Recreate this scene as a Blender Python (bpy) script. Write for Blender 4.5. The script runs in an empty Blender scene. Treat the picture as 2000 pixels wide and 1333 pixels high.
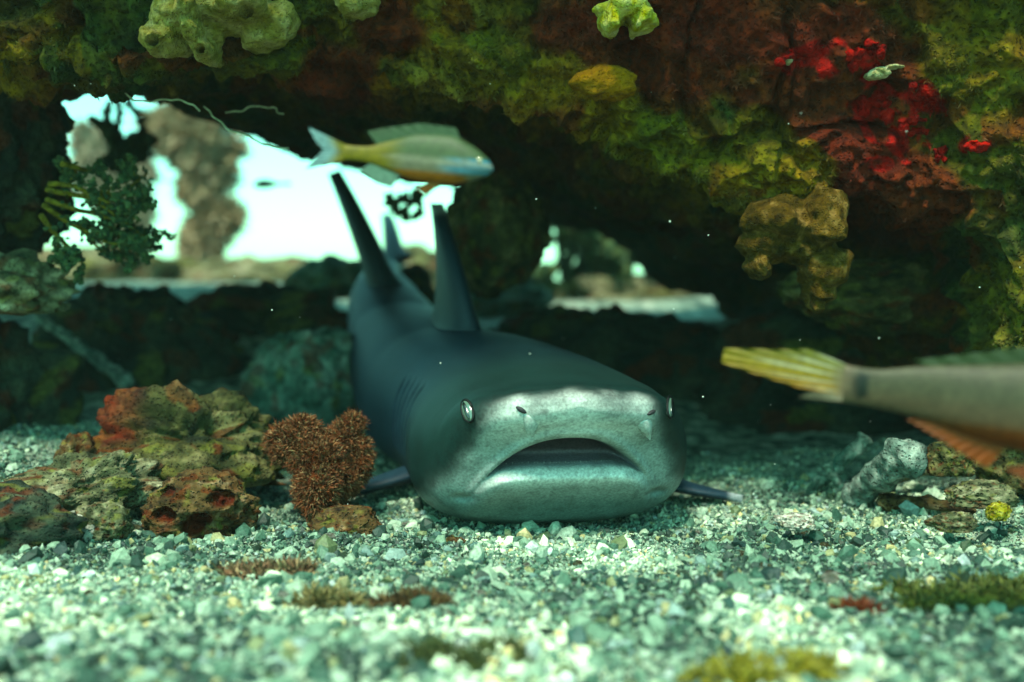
import bpy, math, random
import numpy as np
from mathutils import Vector, Matrix
from mathutils.bvhtree import BVHTree

random.seed(7); RNG = np.random.default_rng(7)
sc = bpy.context.scene
# ------------------------------------------------------------------ camera
F = 2145.0; CZ = 0.205; PITCH = math.atan((666.5-555)/F)
cam_d = bpy.data.cameras.new('camera'); cam = bpy.data.objects.new('camera', cam_d)
sc.collection.objects.link(cam); sc.camera = cam
cam.location = (0, 0, CZ); cam.rotation_euler = (math.pi/2-PITCH, 0, 0)
cam_d.sensor_width = 36; cam_d.lens = 36*F/2000
cam_d.clip_start = 0.02; cam_d.clip_end = 500
cam_d.dof.use_dof = True; cam_d.dof.focus_distance = 1.0; cam_d.dof.aperture_fstop = 2.6
# ------------------------------------------------------------------ world, sun, exposure
SUN_EL, SUN_AZ = math.radians(60), math.radians(-22)      # azimuth: where the sun stands, seen from above, behind the camera
w = bpy.data.worlds.new('World'); sc.world = w; w.use_nodes = True
wn = w.node_tree; wn.nodes.clear()
sky = wn.nodes.new('ShaderNodeTexSky'); sky.sky_type = 'NISHITA'; sky.sun_disc = False
sky.sun_elevation = SUN_EL; sky.sun_rotation = math.pi - SUN_AZ
mul = wn.nodes.new('ShaderNodeMix'); mul.data_type = 'RGBA'; mul.blend_type = 'MULTIPLY'; mul.inputs[0].default_value = 1
mul.inputs[7].default_value = (0.40, 1.0, 0.62, 1)        # sea water takes the red out of the daylight
bg = wn.nodes.new('ShaderNodeBackground'); bg.inputs[1].default_value = 0.15
wo = wn.nodes.new('ShaderNodeOutputWorld')
wn.links.new(sky.outputs[0], mul.inputs[6]); wn.links.new(mul.outputs[2], bg.inputs[0]); wn.links.new(bg.outputs[0], wo.inputs[0])
sun_d = bpy.data.lights.new('sun', 'SUN'); sun = bpy.data.objects.new('sun', sun_d); sc.collection.objects.link(sun)
sun_d.energy = 2.0; sun_d.angle = math.radians(12); sun_d.color = (1.0, 0.97, 0.78)
sdir = Vector((math.sin(SUN_AZ)*math.cos(SUN_EL), -math.cos(SUN_AZ)*math.cos(SUN_EL), math.sin(SUN_EL)))   # towards the sun
sun.rotation_euler = sdir.to_track_quat('Z', 'Y').to_euler(); sun.location = (0, -2, 3)
sc.view_settings.view_transform = 'Standard'; sc.view_settings.look = 'None'
sc.view_settings.exposure = 1.9; sc.view_settings.gamma = 1
sc.render.engine = 'CYCLES'
sc.cycles.use_denoising = True; sc.cycles.max_bounces = 6; sc.cycles.diffuse_bounces = 4; sc.cycles.volume_bounces = 1
sc.cycles.sample_clamp_indirect = 4

# ------------------------------------------------------------------ maths helpers
CP, SP = math.cos(PITCH), math.sin(PITCH)
def P(u, v, d):
    """photo pixel at depth d (metres along y) -> world point"""
    xc, yc = (u-1000)/F, (666.5-v)/F
    vx, vy, vz = xc, CP+yc*SP, -SP+yc*CP
    t = d/vy
    return np.array([vx*t, d, CZ+vz*t])
def ray(u, v):
    p = P(u, v, 1.0); return Vector((p[0], p[1], p[2]-CZ)).normalized()
def to_px(p):
    x, y, z = p[..., 0], p[..., 1], p[..., 2]-CZ
    dz = y*CP-z*SP; yy = y*SP+z*CP
    return 1000+F*x/dz, 666.5-F*yy/dz
def S(a, b, x):
    t = np.clip((x-a)/(b-a), 0, 1); return t*t*(3-2*t)
def smooth_interp(x, xs, ys):
    """monotone cubic interpolation"""
    xs = np.asarray(xs, float); ys = np.asarray(ys, float); x = np.clip(x, xs[0], xs[-1])
    h = np.diff(xs); s = np.diff(ys)/h; m = np.empty_like(ys); m[0] = s[0]; m[-1] = s[-1]
    a, b = s[:-1], s[1:]
    with np.errstate(divide='ignore', invalid='ignore'):
        hm = np.where(a*b > 0, 2*a*b/(a+b), 0)
    m[1:-1] = hm
    i = np.clip(np.searchsorted(xs, x)-1, 0, len(h)-1); t = (x-xs[i])/h[i]
    return ((2*t**3-3*t**2+1)*ys[i]+(t**3-2*t**2+t)*h[i]*m[i]+(-2*t**3+3*t**2)*ys[i+1]+(t**3-t**2)*h[i]*m[i+1])
def hsh(ix, iy, iz, k=0):
    h = (ix.astype(np.uint32)*np.uint32(374761393)+iy.astype(np.uint32)*np.uint32(668265263)
         + iz.astype(np.uint32)*np.uint32(2246822519)+np.uint32((k*3266489917) & 0xffffffff))
    h = (h ^ (h >> np.uint32(13)))*np.uint32(1274126177); h = (h ^ (h >> np.uint32(16)))*np.uint32(2654435769)
    return ((h ^ (h >> np.uint32(15))) & np.uint32(0xffffff)).astype(np.float64)/0xffffff
def vnoise(p, k=0):
    i = np.floor(p).astype(np.int64); f = p-i; f = f*f*f*(f*(f*6-15)+10)
    r = 0
    for dx in (0, 1):
        for dy in (0, 1):
            for dz in (0, 1):
                r = r+hsh(i[..., 0]+dx, i[..., 1]+dy, i[..., 2]+dz, k)*(f[..., 0] if dx else 1-f[..., 0])*(f[..., 1] if dy else 1-f[..., 1])*(f[..., 2] if dz else 1-f[..., 2])
    return r*2-1
def fbm(p, oc=4, k=0, gain=.5, lac=2.07):
    r = 0; a = 1
    for o in range(oc):
        r = r+a*vnoise(p+o*17.3, k+o); p = p*lac; a *= gain
    return r
def cells(p, k=0):
    """distance to the nearest cell point and that cell's random value"""
    i = np.floor(p).astype(np.int64); best = np.full(p.shape[:-1], 9.0); idv = np.zeros(p.shape[:-1])
    for dx in (-1, 0, 1):
        for dy in (-1, 0, 1):
            for dz in (-1, 0, 1):
                c = i+np.array([dx, dy, dz])
                q = np.stack([c[..., j]+hsh(c[..., 0], c[..., 1], c[..., 2], k+j) for j in range(3)], -1)
                d = np.sqrt(((p-q)**2).sum(-1)); m = d < best
                best = np.where(m, d, best); idv = np.where(m, hsh(c[..., 0], c[..., 1], c[..., 2], k+5), idv)
    return best, idv
def pal(t, cols, pos=None):
    cols = np.asarray(cols, float); pos = np.linspace(0, 1, len(cols)) if pos is None else pos
    return np.stack([np.interp(t, pos, cols[:, c]) for c in range(3)], -1)
def mixc(a, b, m):
    return a*(1-m[..., None])+np.asarray(b)*m[..., None]

# ------------------------------------------------------------------ mesh helpers
COL = sc.collection
def mesh_obj(name, V, Fq, mat, parent=None, col=None, smooth=True, extra=None):
    """V (n,3), Fq list of index arrays (m,3) or (m,4)"""
    V = np.asarray(V, np.float32).reshape(-1, 3)
    if not isinstance(Fq, (list, tuple)): Fq = [Fq]
    Fq = [np.asarray(f, np.int32) for f in Fq if len(f)]
    me = bpy.data.meshes.new(name)
    me.vertices.add(len(V)); me.vertices.foreach_set('co', V.ravel())
    loops = np.concatenate([f.ravel() for f in Fq]); sizes = np.concatenate([np.full(len(f), f.shape[1]) for f in Fq])
    me.loops.add(len(loops)); me.loops.foreach_set('vertex_index', loops)
    me.polygons.add(len(sizes)); me.polygons.foreach_set('loop_start', np.concatenate([[0], np.cumsum(sizes)[:-1]]).astype(np.int32))
    me.polygons.foreach_set('loop_total', sizes.astype(np.int32))
    me.polygons.foreach_set('use_smooth', np.full(len(sizes), smooth))
    me.update(calc_edges=True)
    if col is not None:
        a = me.color_attributes.new('Col', 'FLOAT_COLOR', 'POINT')
        c = np.ones((len(V), 4), np.float32); c[:, :3] = np.asarray(col).reshape(-1, 3); a.data.foreach_set('color', c.ravel())
    me.materials.append(mat)
    o = bpy.data.objects.new(name, me); COL.objects.link(o)
    if parent: o.parent = parent
    return o
def grid_faces(n, m, cyc_m=False, cyc_n=False, base=0):
    i = np.arange(n if cyc_n else n-1); j = np.arange(m if cyc_m else m-1)
    I, J = np.meshgrid(i, j, indexing='ij'); I2 = (I+1) % n; J2 = (J+1) % m
    return (np.stack([I*m+J, I*m+J2, I2*m+J2, I2*m+J], -1).reshape(-1, 4)+base)
def tag(o, label=None, cat=None, group=None, kind=None):
    if label: o['label'] = label
    if cat: o['category'] = cat
    if group: o['group'] = group
    if kind: o['kind'] = kind
    return o
def empty(name, loc):
    o = bpy.data.objects.new(name, None); COL.objects.link(o); o.location = Vector(loc); o.empty_display_size = .02
    return o
def place(o, parent):
    """parent while the mesh stays given in world coordinates"""
    o.parent = parent; o.matrix_parent_inverse = Matrix.Translation(-Vector(parent.location)); return o
class MB:
    """collects pieces of ONE part"""
    def __init__(s): s.V = []; s.F3 = []; s.F4 = []; s.C = []; s.n = 0
    def add(s, V, Fq, c):
        V = np.asarray(V, float).reshape(-1, 3); Fq = np.asarray(Fq)
        (s.F3 if Fq.shape[1] == 3 else s.F4).append(Fq+s.n)
        s.V.append(V); s.C.append(np.broadcast_to(np.asarray(c, float), V.shape)); s.n += len(V)
    def build(s, name, mat, parent=None, smooth=True):
        fs = [np.concatenate(f) for f in (s.F3, s.F4) if f]
        return mesh_obj(name, np.concatenate(s.V), fs, mat, parent, np.concatenate(s.C), smooth)
def ico(sub):
    import bmesh
    bm = bmesh.new(); bmesh.ops.create_icosphere(bm, subdivisions=sub, radius=1)
    V = np.array([v.co[:] for v in bm.verts]); Fq = np.array([[v.index for v in f.verts] for f in bm.faces]); bm.free()
    return V, Fq
ICO = {k: ico(k) for k in (1, 2, 3, 5, 6)}
def tube(path, rad, k=8, cap=True):
    path = np.asarray(path, float); n = len(path); rad = np.broadcast_to(np.asarray(rad, float), (n,))
    T = np.gradient(path, axis=0); T /= np.linalg.norm(T, axis=1)[:, None]+1e-12
    ref = np.array([0, 0, 1.]) if abs(T[0, 2]) < .9 else np.array([1., 0, 0])
    V = []
    for i in range(n):
        a = np.cross(T[i], ref); a /= np.linalg.norm(a)+1e-12; b = np.cross(T[i], a); ref = -np.cross(T[i], a) if False else ref
        th = np.arange(k)*2*math.pi/k
        V.append(path[i]+rad[i]*(np.cos(th)[:, None]*a+np.sin(th)[:, None]*b))
    V = np.concatenate(V); Fq = grid_faces(n, k, cyc_m=True)
    if cap:
        V = np.concatenate([V, path[:1]-T[:1]*rad[0]*.5, path[-1:]+T[-1:]*rad[-1]*.5]); c0, c1 = n*k, n*k+1
        j = np.arange(k); j2 = (j+1) % k
        Fq = np.concatenate([Fq, np.stack([np.full(k, c0), j2, j, j], -1), np.stack([np.full(k, c1), (n-1)*k+j, (n-1)*k+j2, (n-1)*k+j2], -1)])
        q = Fq[-2*k:, :3]; return V, Fq[:-2*k], q
    return V, Fq, np.zeros((0, 3), int)
def add_tube(mb, path, rad, c, k=8):
    V, q, t = tube(path, rad, k); n0 = mb.n
    mb.add(V, q, c)
    if len(t): mb.F3.append(t+n0)

# ------------------------------------------------------------------ materials
def mat_col(name, rough=.8, bump=.4, bscale=200., var=.35, vscale=90., spec=.3, coat=0., sss=0., sat=1.25, val=.66, pores=0.):
    """colour of the thing from its own colour layer, with fine procedural mottling and relief"""
    m = bpy.data.materials.new(name); m.use_nodes = True; nt = m.node_tree; b = nt.nodes['Principled BSDF']
    at = nt.nodes.new('ShaderNodeAttribute'); at.attribute_name = 'Col'
    tc = nt.nodes.new('ShaderNodeTexCoord')
    n1 = nt.nodes.new('ShaderNodeTexNoise'); n1.inputs['Scale'].default_value = vscale; n1.inputs['Detail'].default_value = 5
    nt.links.new(tc.outputs['Object'], n1.inputs['Vector'])
    mr = nt.nodes.new('ShaderNodeMapRange'); mr.inputs[1].default_value = .3; mr.inputs[2].default_value = .7
    mr.inputs[3].default_value = 1-var; mr.inputs[4].default_value = 1+var
    nt.links.new(n1.outputs[0], mr.inputs[0])
    mx = nt.nodes.new('ShaderNodeMix'); mx.data_type = 'RGBA'; mx.blend_type = 'MULTIPLY'; mx.inputs[0].default_value = 1
    nt.links.new(at.outputs['Color'], mx.inputs[6]); nt.links.new(mr.outputs[0], mx.inputs[7])
    hs = nt.nodes.new('ShaderNodeHueSaturation'); hs.inputs['Saturation'].default_value = sat; hs.inputs['Value'].default_value = val
    nt.links.new(mx.outputs[2], hs.inputs['Color']); nt.links.new(hs.outputs[0], b.inputs['Base Color'])
    b.inputs['Roughness'].default_value = rough; b.inputs['Specular IOR Level'].default_value = spec
    if coat: b.inputs['Coat Weight'].default_value = coat; b.inputs['Coat Roughness'].default_value = .15
    if sss:
        b.inputs['Subsurface Weight'].default_value = sss; b.inputs['Subsurface Radius'].default_value = (.01, .008, .005); b.inputs['Subsurface Scale'].default_value = .5
    if bump:
        n2 = nt.nodes.new('ShaderNodeTexNoise'); n2.inputs['Scale'].default_value = bscale; n2.inputs['Detail'].default_value = 6; n2.inputs['Roughness'].default_value = .65
        nt.links.new(tc.outputs['Object'], n2.inputs['Vector'])
        bp = nt.nodes.new('ShaderNodeBump'); bp.inputs['Strength'].default_value = bump; bp.inputs['Distance'].default_value = .004
        hgt = n2.outputs[0]
        if pores:
            vo = nt.nodes.new('ShaderNodeTexVoronoi'); vo.inputs['Scale'].default_value = pores; nt.links.new(tc.outputs['Object'], vo.inputs['Vector'])
            pr = nt.nodes.new('ShaderNodeMapRange'); pr.inputs[1].default_value = .12; pr.inputs[2].default_value = .38; nt.links.new(vo.outputs['Distance'], pr.inputs[0])
            ad = nt.nodes.new('ShaderNodeMath'); ad.operation = 'ADD'; nt.links.new(n2.outputs[0], ad.inputs[0]); nt.links.new(pr.outputs[0], ad.inputs[1]); hgt = ad.outputs[0]
        nt.links.new(hgt, bp.inputs['Height']); nt.links.new(bp.outputs[0], b.inputs['Normal'])
    return m
M = dict(
    reef=mat_col('reef_rock', .9, 1.0, 160, .6, 130, spec=.15, sat=1.32, val=.74, pores=210),
    rock=mat_col('loose_rock', .9, 1.0, 170, .55, 120, spec=.15, pores=260),
    sand=mat_col('coral_sand', .8, .9, 260, .6, 320, val=.85),
    grain=mat_col('sand_grain', .55, .3, 500, .35, 400, spec=.4, sat=1.08, val=.9),
    sponge=mat_col('sponge', .9, .8, 420, .3, 260, spec=.1, pores=330),
    algae=mat_col('algae', .8, 0, 100, .4, 150),
    skin=mat_col('shark_skin', .5, .25, 900, .30, 420, spec=.2, sat=1.1, val=.72),
    wet=mat_col('wet_eye', .12, 0, 100, .05, 80, spec=.6, coat=.6),
    fish=mat_col('fish_skin', .5, .15, 500, .22, 260, spec=.2),
)
# ------------------------------------------------------------------ ground
def ground_z(X, Y):
    p = np.stack([X, Y, np.zeros_like(X)], -1)
    z = -.022+.006*fbm(p*5, 3, 3)+.0035*fbm(p*18, 3, 4)*S(3, 1.5, Y)
    z = z+.15*S(1.45, 2.1, Y)+.035*S(2.2, 3.0, Y)
    z = z+.05*S(-.28, -.6, X)*S(.85, 1.2, Y)+.03*S(.35, .7, X)*S(.9, 1.2, Y)
    z = z-.009*np.exp(-((X-.03)/.26)**2-((Y-1.06)/.22)**2)
    z = z+.02*fbm(p*.6, 2, 8)*S(4, 12, Y)
    return z
def gz(x, y): return float(ground_z(np.array([x]), np.array([y]))[0])
def G(u, v):
    """where a photo pixel meets the sea floor"""
    r = ray(u, v); lo = .3
    for d in np.arange(.35, 3.5, .01):
        p = P(u, v, d)
        if p[2] <= gz(p[0], d): return np.array([p[0], d, gz(p[0], d)])
    return P(u, v, 3.5)
def spread(lo, hi, n, far0, far1, k):
    a = lo-np.geomspace(.01, lo-far0, k)[::-1]; b = hi+np.geomspace(.01, far1-hi, k)
    return np.concatenate([a, np.linspace(lo, hi, n), b])
gx = spread(-.85, .85, 380, -30, 30, 50); gy = spread(.4, 1.9, 330, -20, 60, 50)
GX, GY = np.meshgrid(gx, gy, indexing='ij'); GZ = ground_z(GX, GY)
gp = np.stack([GX, GY, GZ], -1)
gc = pal(np.clip(.5+.5*fbm(gp*np.array([60, 60, 60]), 4, 11), 0, 1), [(.02, .04, .03), (.10, .14, .11), (.24, .30, .24), (.42, .45, .37)])
tag(mesh_obj('sea_floor', gp.reshape(-1, 3), grid_faces(len(gx), len(gy))[:, ::-1], M['sand'], col=gc.reshape(-1, 3)), kind='structure')

# sand grains: real shards lying on the floor
OCT = (np.array([(1, 0, 0), (-1, 0, 0), (0, 1, 0), (0, -1, 0), (0, 0, 1), (0, 0, -1)], float), np.array([(0, 2, 4), (2, 1, 4), (1, 3, 4), (3, 0, 4), (2, 0, 5), (1, 2, 5), (3, 1, 5), (0, 3, 5)]))
def scatter_grains(n, x0, x1, y0, y1, r0, r1, name, mask=None, src=None):
    V0, F0 = src or ICO[1]
    yy = 1/ (RNG.uniform(0, 1, n)*(1/y0-1/y1)+1/y1)            # denser close by
    half = (1000/F)*yy*1.08
    xx = RNG.uniform(-1, 1, n)*half
    if mask is not None:
        k = mask(xx, yy); xx, yy = xx[k], yy[k]; n = len(xx)
    zz = ground_z(xx, yy)
    r = r0*np.exp(RNG.normal(0, .42, n)+.30*fbm(np.stack([xx, yy, xx*0], -1)*9, 3, 66)); r = np.clip(r, r0*.45, r1)
    sh = RNG.uniform(.45, 1.35, (n, 1, 3)); sh[:, :, 2] *= .75
    jit = 1+RNG.uniform(-.28, .28, (12, len(V0), 1))
    B = (V0[None]*jit)[RNG.integers(0, 12, n)]*sh
    q = RNG.normal(size=(n, 4)); q /= np.linalg.norm(q, axis=1)[:, None]; a, b, c, d = q.T
    R = np.stack([1-2*(c*c+d*d), 2*(b*c-a*d), 2*(b*d+a*c), 2*(b*c+a*d), 1-2*(b*b+d*d), 2*(c*d-a*b), 2*(b*d-a*c), 2*(c*d+a*b), 1-2*(b*b+c*c)], -1).reshape(-1, 3, 3)
    V = np.einsum('nij,nkj->nki', R, B)*r[:, None, None]+np.stack([xx, yy, zz+r*.35], -1)[:, None]
    t = np.clip(RNG.uniform(0, 1, n)+.34*fbm(np.stack([xx, yy, xx*0], -1)*11, 4, 55)-.04, 0, 1)
    c = pal(t, [(.012, .03, .025), (.04, .085, .068), (.12, .18, .145), (.25, .30, .25), (.36, .37, .33), (.55, .55, .44), (.74, .72, .6)], [0, .16, .36, .58, .78, .92, 1])
    tint = RNG.uniform(0, 1, n)[:, None]
    c = np.where(tint < .10, c*np.array([1.1, .8, .55]), np.where(tint > .9, c*np.array([.95, .92, 1.15]), c))
    c = c*np.array([.86, 1.04, .90])
    C = np.repeat(c[:, None], len(V0), 1)
    Fq = (F0[None]+np.arange(n)[:, None, None]*len(V0)).reshape(-1, 3)
    return V.reshape(-1, 3), Fq, C.reshape(-1, 3)
ga = MB()
for args, src in (((70000, -1, 1, .46, .90, .0020, .006), OCT), ((110000, -1, 1, .75, 1.45, .0015, .004), OCT), ((8000, -1, 1, .46, 1.3, .0034, .008), None), ((700, -1, 1, .5, 1.2, .0065, .010), None)):
    V, Fq, C = scatter_grains(*args, 'x', src=src); ga.add(V, Fq, C)
tag(ga.build('sand_grains', M['grain'], smooth=False), 'pale grey and green coral sand grains covering the sea floor', 'sand', kind='stuff')

# ------------------------------------------------------------------ reef overhang
LU = [-900, -300, 0, 150, 300, 600, 800, 1000, 1150, 1280, 1400, 1480, 1650, 1800, 1900, 1945, 1985, 2060, 2300, 2900]
LV = [130, 120, 130, 160, 165, 165, 172, 195, 258, 335, 365, 398, 395, 432, 490, 575, 700, 860, 980, 1050]
RU = [-900, 0, 300, 430, 560, 650, 800, 880, 1050, 1230, 1290, 1400, 1450, 1700, 2900]
RV = [-60, -40, 60, 170, 255, 300, 355, 375, 440, 470, 540, 575, 690, 720, 760]
nx, seg = 760, (46, 130, 26, 150, 20)
X1 = np.concatenate([np.linspace(-2.4, -.62, 40, endpoint=False), np.linspace(-.62, .62, nx-80, endpoint=False), np.linspace(.62, 2.4, 40)])
dl = 1.06; dr = 2.2
def vcontour(X, us, vs, d):
    u = 1000+F*X/d; v = smooth_interp(u, us, vs); return CZ+(555-v)/F*d
zl = vcontour(X1, LU, LV, dl); zr = vcontour(X1, RU, RV, dr)
yl = dl+.03*np.sin(X1*5+1)-.05*S(.35, .6, X1)
def lerp(a, b, n, e=False): return np.linspace(0, 1, n, endpoint=e)[:, None], a, b
rows = []
def add_seg(pa, pb, n):
    t = np.linspace(0, 1, n, endpoint=False)[:, None]
    rows.append(np.stack([pa[0][None]*(1-t)+pb[0][None]*t, pa[1][None]*(1-t)+pb[1][None]*t], -1))
one = np.ones_like(X1)
top_b, top_f = (2.4*one, .86*one), (.80*one, .84*one)
face_t = (yl-.07, np.maximum(zl+.20, .50))
add_seg(top_b, top_f, 14); add_seg(top_f, face_t, seg[0]); add_seg(face_t, (yl, zl+.012), seg[1]); add_seg((yl, zl+.012), (yl+.05, zl), seg[2])
add_seg((yl+.05, zl), (dr*one, zr), seg[3]); add_seg((dr*one, zr), (2.4*one, np.maximum(zr+.1, .4)), seg[4])
YZ = np.concatenate(rows); nr = YZ.shape[0]
base = np.concatenate([np.broadcast_to(X1[None, :, None], (nr, nx, 1)), YZ], -1)
# round the profile corners a little
for _ in range(6):
    base[:, :, 1:] = (base[:, :, 1:]*2+np.roll(base[:, :, 1:], 1, 0)+np.roll(base[:, :, 1:], -1, 0))/4
def normals(B, cyc0=True):
    du = np.gradient(B, axis=1); dv = (np.roll(B, -1, 0)-np.roll(B, 1, 0)) if cyc0 else np.gradient(B, axis=0)
    n = np.cross(du, dv); return n/(np.linalg.norm(n, axis=-1, keepdims=True)+1e-12)
N = normals(base)
if N[120, nx//2, 1] > 0: N = -N
flat = base.reshape(-1, 3); Nf = N.reshape(-1, 3)
wp = flat+.02*np.stack([fbm(flat*9, 2, 21), fbm(flat*9, 2, 22), fbm(flat*9, 2, 23)], -1)
c1, id1 = cells(wp*11, 31); c2, id2 = cells(wp*30+.7, 41); c3, id3 = cells(flat*75, 51)
big = fbm(flat*3.2, 3, 61)
disp = .034*big+.036*(.55-c1)+.024*(.5-c2)*(.4+id1)+.006*(.5-c3)+.007*fbm(flat*70, 4, 71)-.022*S(.2, .6, fbm(flat*17, 3, 81))
crk = np.abs(fbm(wp*9.5, 3, 83)); crk2 = np.abs(fbm(wp*21+5, 3, 84)); disp = disp-.016*S(.20, .0, crk)*S(-.1, .4, fbm(wp*6+3, 2, 85))-.010*S(.22, .0, crk2)*S(-.2, .4, fbm(wp*11+9, 2, 86))
disp = disp*(1-.45*S(1.2, 1.5, flat[:, 1]))
reefV = flat+Nf*disp[:, None]
pu, pv = to_px(reefV)
def patch(u, v, ru, rv, soft=.35, k=91, amp=.5):
    """where one growth covers the rock, with a ragged edge"""
    q = ((pu-u)/ru)**2+((pv-v)/rv)**2+amp*fbm(flat*22, 3, k)
    return 1-S(1-soft, 1+soft, q)
t = np.clip(.5+.55*fbm(wp*13, 4, 101), 0, 1)
rc = pal(t, [(.012, .020, .008), (.045, .055, .018), (.085, .085, .03), (.12, .10, .045), (.20, .18, .09)])
rc = mixc(rc, (.15, .035, .018), S(.58, .72, id2)*.6); rc = mixc(rc, (.22, .12, .03), S(.3, .2, id2)*S(.6, .8, id1)*.7)
rc = mixc(rc, (.20, .19, .06), S(.80, .9, id1)*S(.25, .1, c2))
rc = mixc(rc, (.03, .07, .035), S(.25, .6, fbm(flat*8, 3, 111))*.6)
rc = mixc(rc, (.30, .27, .16), S(.88, .95, id3)*S(.42, .2, c3)*.8)
for a in ((1300, 90, 290, 120), (1620, 180, 190, 150), (1740, 390, 130, 90), (660, 150, 80, 70), (1480, 60, 180, 90), (1660, 300, 120, 80), (760, 60, 70, 60)):
    rc = mixc(rc, (.115, .022, .016), patch(*a)*.85)
for a in ((1180, 165, 62, 38),): rc = mixc(rc, (.30, .13, .02), patch(*a, soft=.15, amp=.2))
for a in ((1080, 170, 90, 60), (1200, 240, 70, 50), (1350, 350, 90, 50), (1560, 330, 70, 50), (30, 150, 60, 60)): rc = mixc(rc, (.26, .22, .09), patch(*a, k=131, amp=1.2)*.6)
for a in ((1900, 120, 90, 130), (1300, 300, 90, 90), (950, 130, 90, 70), (1960, 600, 70, 80), (1480, 270, 70, 60)): rc = mixc(rc, (.12, .13, .045), patch(*a)*.6)
for a in ((1620, 110, 50, 36), (1700, 215, 62, 44), (1790, 235, 50, 60), (1900, 285, 40, 18), (1840, 300, 22, 20), (1560, 120, 40, 20), (1715, 320, 24, 12), (1690, 130, 26, 30)):
    rc = mixc(rc, (.42, .010, .008), patch(*a, soft=.25, k=121, amp=1.5)*S(-.25, .1, fbm(flat*60, 3, 141)))
ceil_ = S(1.12, 1.35, reefV[:, 1]); rc = rc*np.array([.95, .80, .62]); rc = mixc(rc, rc*.45, ceil_)   # cave shade painted into the rock colour under the ledge
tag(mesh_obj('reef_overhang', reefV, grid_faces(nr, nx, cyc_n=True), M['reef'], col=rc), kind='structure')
reef = bpy.data.objects['reef_overhang']
bpy.context.view_layer.update()
def bvh_of(o):
    me = o.data; return BVHTree.FromPolygons([v.co[:] for v in me.vertices], [p.vertices[:] for p in me.polygons])
reef_bvh = bvh_of(reef)
def on_reef(u, v):
    loc, nor, i, d = reef_bvh.ray_cast(Vector((0, 0, CZ)), ray(u, v))
    if loc is None: return None
    if nor.dot(ray(u, v)) > 0: nor = -nor
    on_reef.last = i; return np.array(loc), np.array(nor)

# ------------------------------------------------------------------ rocks
PALS = dict(
    dark=[(.008, .015, .012), (.022, .036, .027), (.045, .06, .04), (.08, .09, .06)],
    olive=[(.012, .018, .009), (.045, .048, .02), (.095, .092, .042), (.2, .18, .10)],
    pale=[(.03, .038, .02), (.10, .105, .06), (.21, .21, .13), (.42, .40, .28)]
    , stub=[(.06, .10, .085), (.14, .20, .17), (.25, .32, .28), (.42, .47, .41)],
    brown=[(.02, .013, .008), (.075, .05, .026), (.13, .085, .045), (.27, .2, .13)],
    white=[(.22, .24, .2), (.42, .43, .37), (.60, .60, .52), (.74, .72, .64)],
    teal=[(.03, .07, .055), (.08, .15, .12), (.16, .24, .2), (.30, .36, .31)],
    red=[(.08, .015, .01), (.22, .03, .02), (.32, .06, .03), (.40, .15, .09)],
    yellow=[(.16, .14, .02), (.34, .30, .06), (.50, .46, .14), (.62, .58, .28)],
)
def rock_mesh(center, half, seed, pal_name, sub=5, rough=.30, lump=.16, rot=0., flatb=True, tilt=0., extra=None, cellk=3.2):
    V, Fq = ICO[sub]; r = np.random.default_rng(seed); off = r.uniform(-50, 50, 3)
    q = V*1.2+off
    d = 1+rough*fbm(q, 4, seed)+lump*(.5-cells(q*cellk*.8, seed+3)[0])+.06*fbm(q*9, 3, seed+7)+(.022*fbm(q*26, 3, seed+8) if sub > 4 else 0)
    W = V*d[:, None]
    if flatb: W[:, 2] = np.where(W[:, 2] < -.55, -.55+(W[:, 2]+.55)*.25, W[:, 2])
    W = W*np.asarray(half)
    ca, sa = math.cos(tilt), math.sin(tilt); W = np.stack([W[:, 0]*ca-W[:, 2]*sa, W[:, 1], W[:, 0]*sa+W[:, 2]*ca], -1)
    ca, sa = math.cos(rot), math.sin(rot); W = np.stack([W[:, 0]*ca-W[:, 1]*sa, W[:, 0]*sa+W[:, 1]*ca, W[:, 2]], -1)
    t = np.clip(.48+.5*fbm(q*3.3, 5, seed+11), 0, 1); C = pal(t, PALS[pal_name])
    _, idc = cells(q*5, seed+13)
    C = mixc(C, (.12, .035, .022), S(.80, .9, idc)*.6); C = mixc(C, (.16, .16, .05), S(.14, .05, idc)*.6)
    if extra: C = extra(W, C, q)
    return W+np.asarray(center), Fq, C
def rock(name, u0, v0, u1, v1, d, pal_name, label, seed, cat='rock', group=None, deep=.8, mat='rock', **kw):
    a, b = P(u0, v1, d), P(u1, v0, d); c = (a+b)/2; hx, hz = (b[0]-a[0])/2, (b[2]-a[2])/2
    V, Fq, C = rock_mesh(c, (hx, (hx+hz)/2*deep, hz), seed, pal_name, **kw)
    return tag(mesh_obj(name, V, Fq, M[mat], col=C), label, cat, group)

rock('rock_pillar', -330, -60, 135, 560, 1.32, 'dark', 'tall dark rock pillar holding up the reef beside the hanging coral branch', 201, 'rock', sub=6, flatb=False, rough=.2)
rock('rock', -160, 500, 125, 640, 1.22, 'pale', 'pale crusty rock at the foot of the hanging coral branch', 202, sub=5, rough=.3, lump=.35)
rock('rock', -260, 610, 110, 1010, 1.36, 'dark', 'dark rock slope below the pale crusty rock', 203, sub=5)
rock('boulder', 70, 560, 420, 900, 1.75, 'dark', 'large dark boulder with a pale light strip behind the coral rubble heap', 204, 'boulder', sub=6, rough=.25)
rock('boulder', 330, 565, 700, 800, 2.0, 'dark', 'broad dark boulder between the striped boulder and the shark', 205, 'boulder', sub=6)
rock('boulder', 478, 640, 730, 900, 1.6, 'teal', 'smooth rounded boulder with a bright rim behind the fuzzy brown coral', 206, 'boulder', sub=5, rough=.12, lump=.06)
rock('boulder', 560, 505, 720, 600, 2.35, 'teal', 'small teal boulder beside the tall shark fin in the cave mouth', 207, 'boulder', sub=5)
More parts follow.
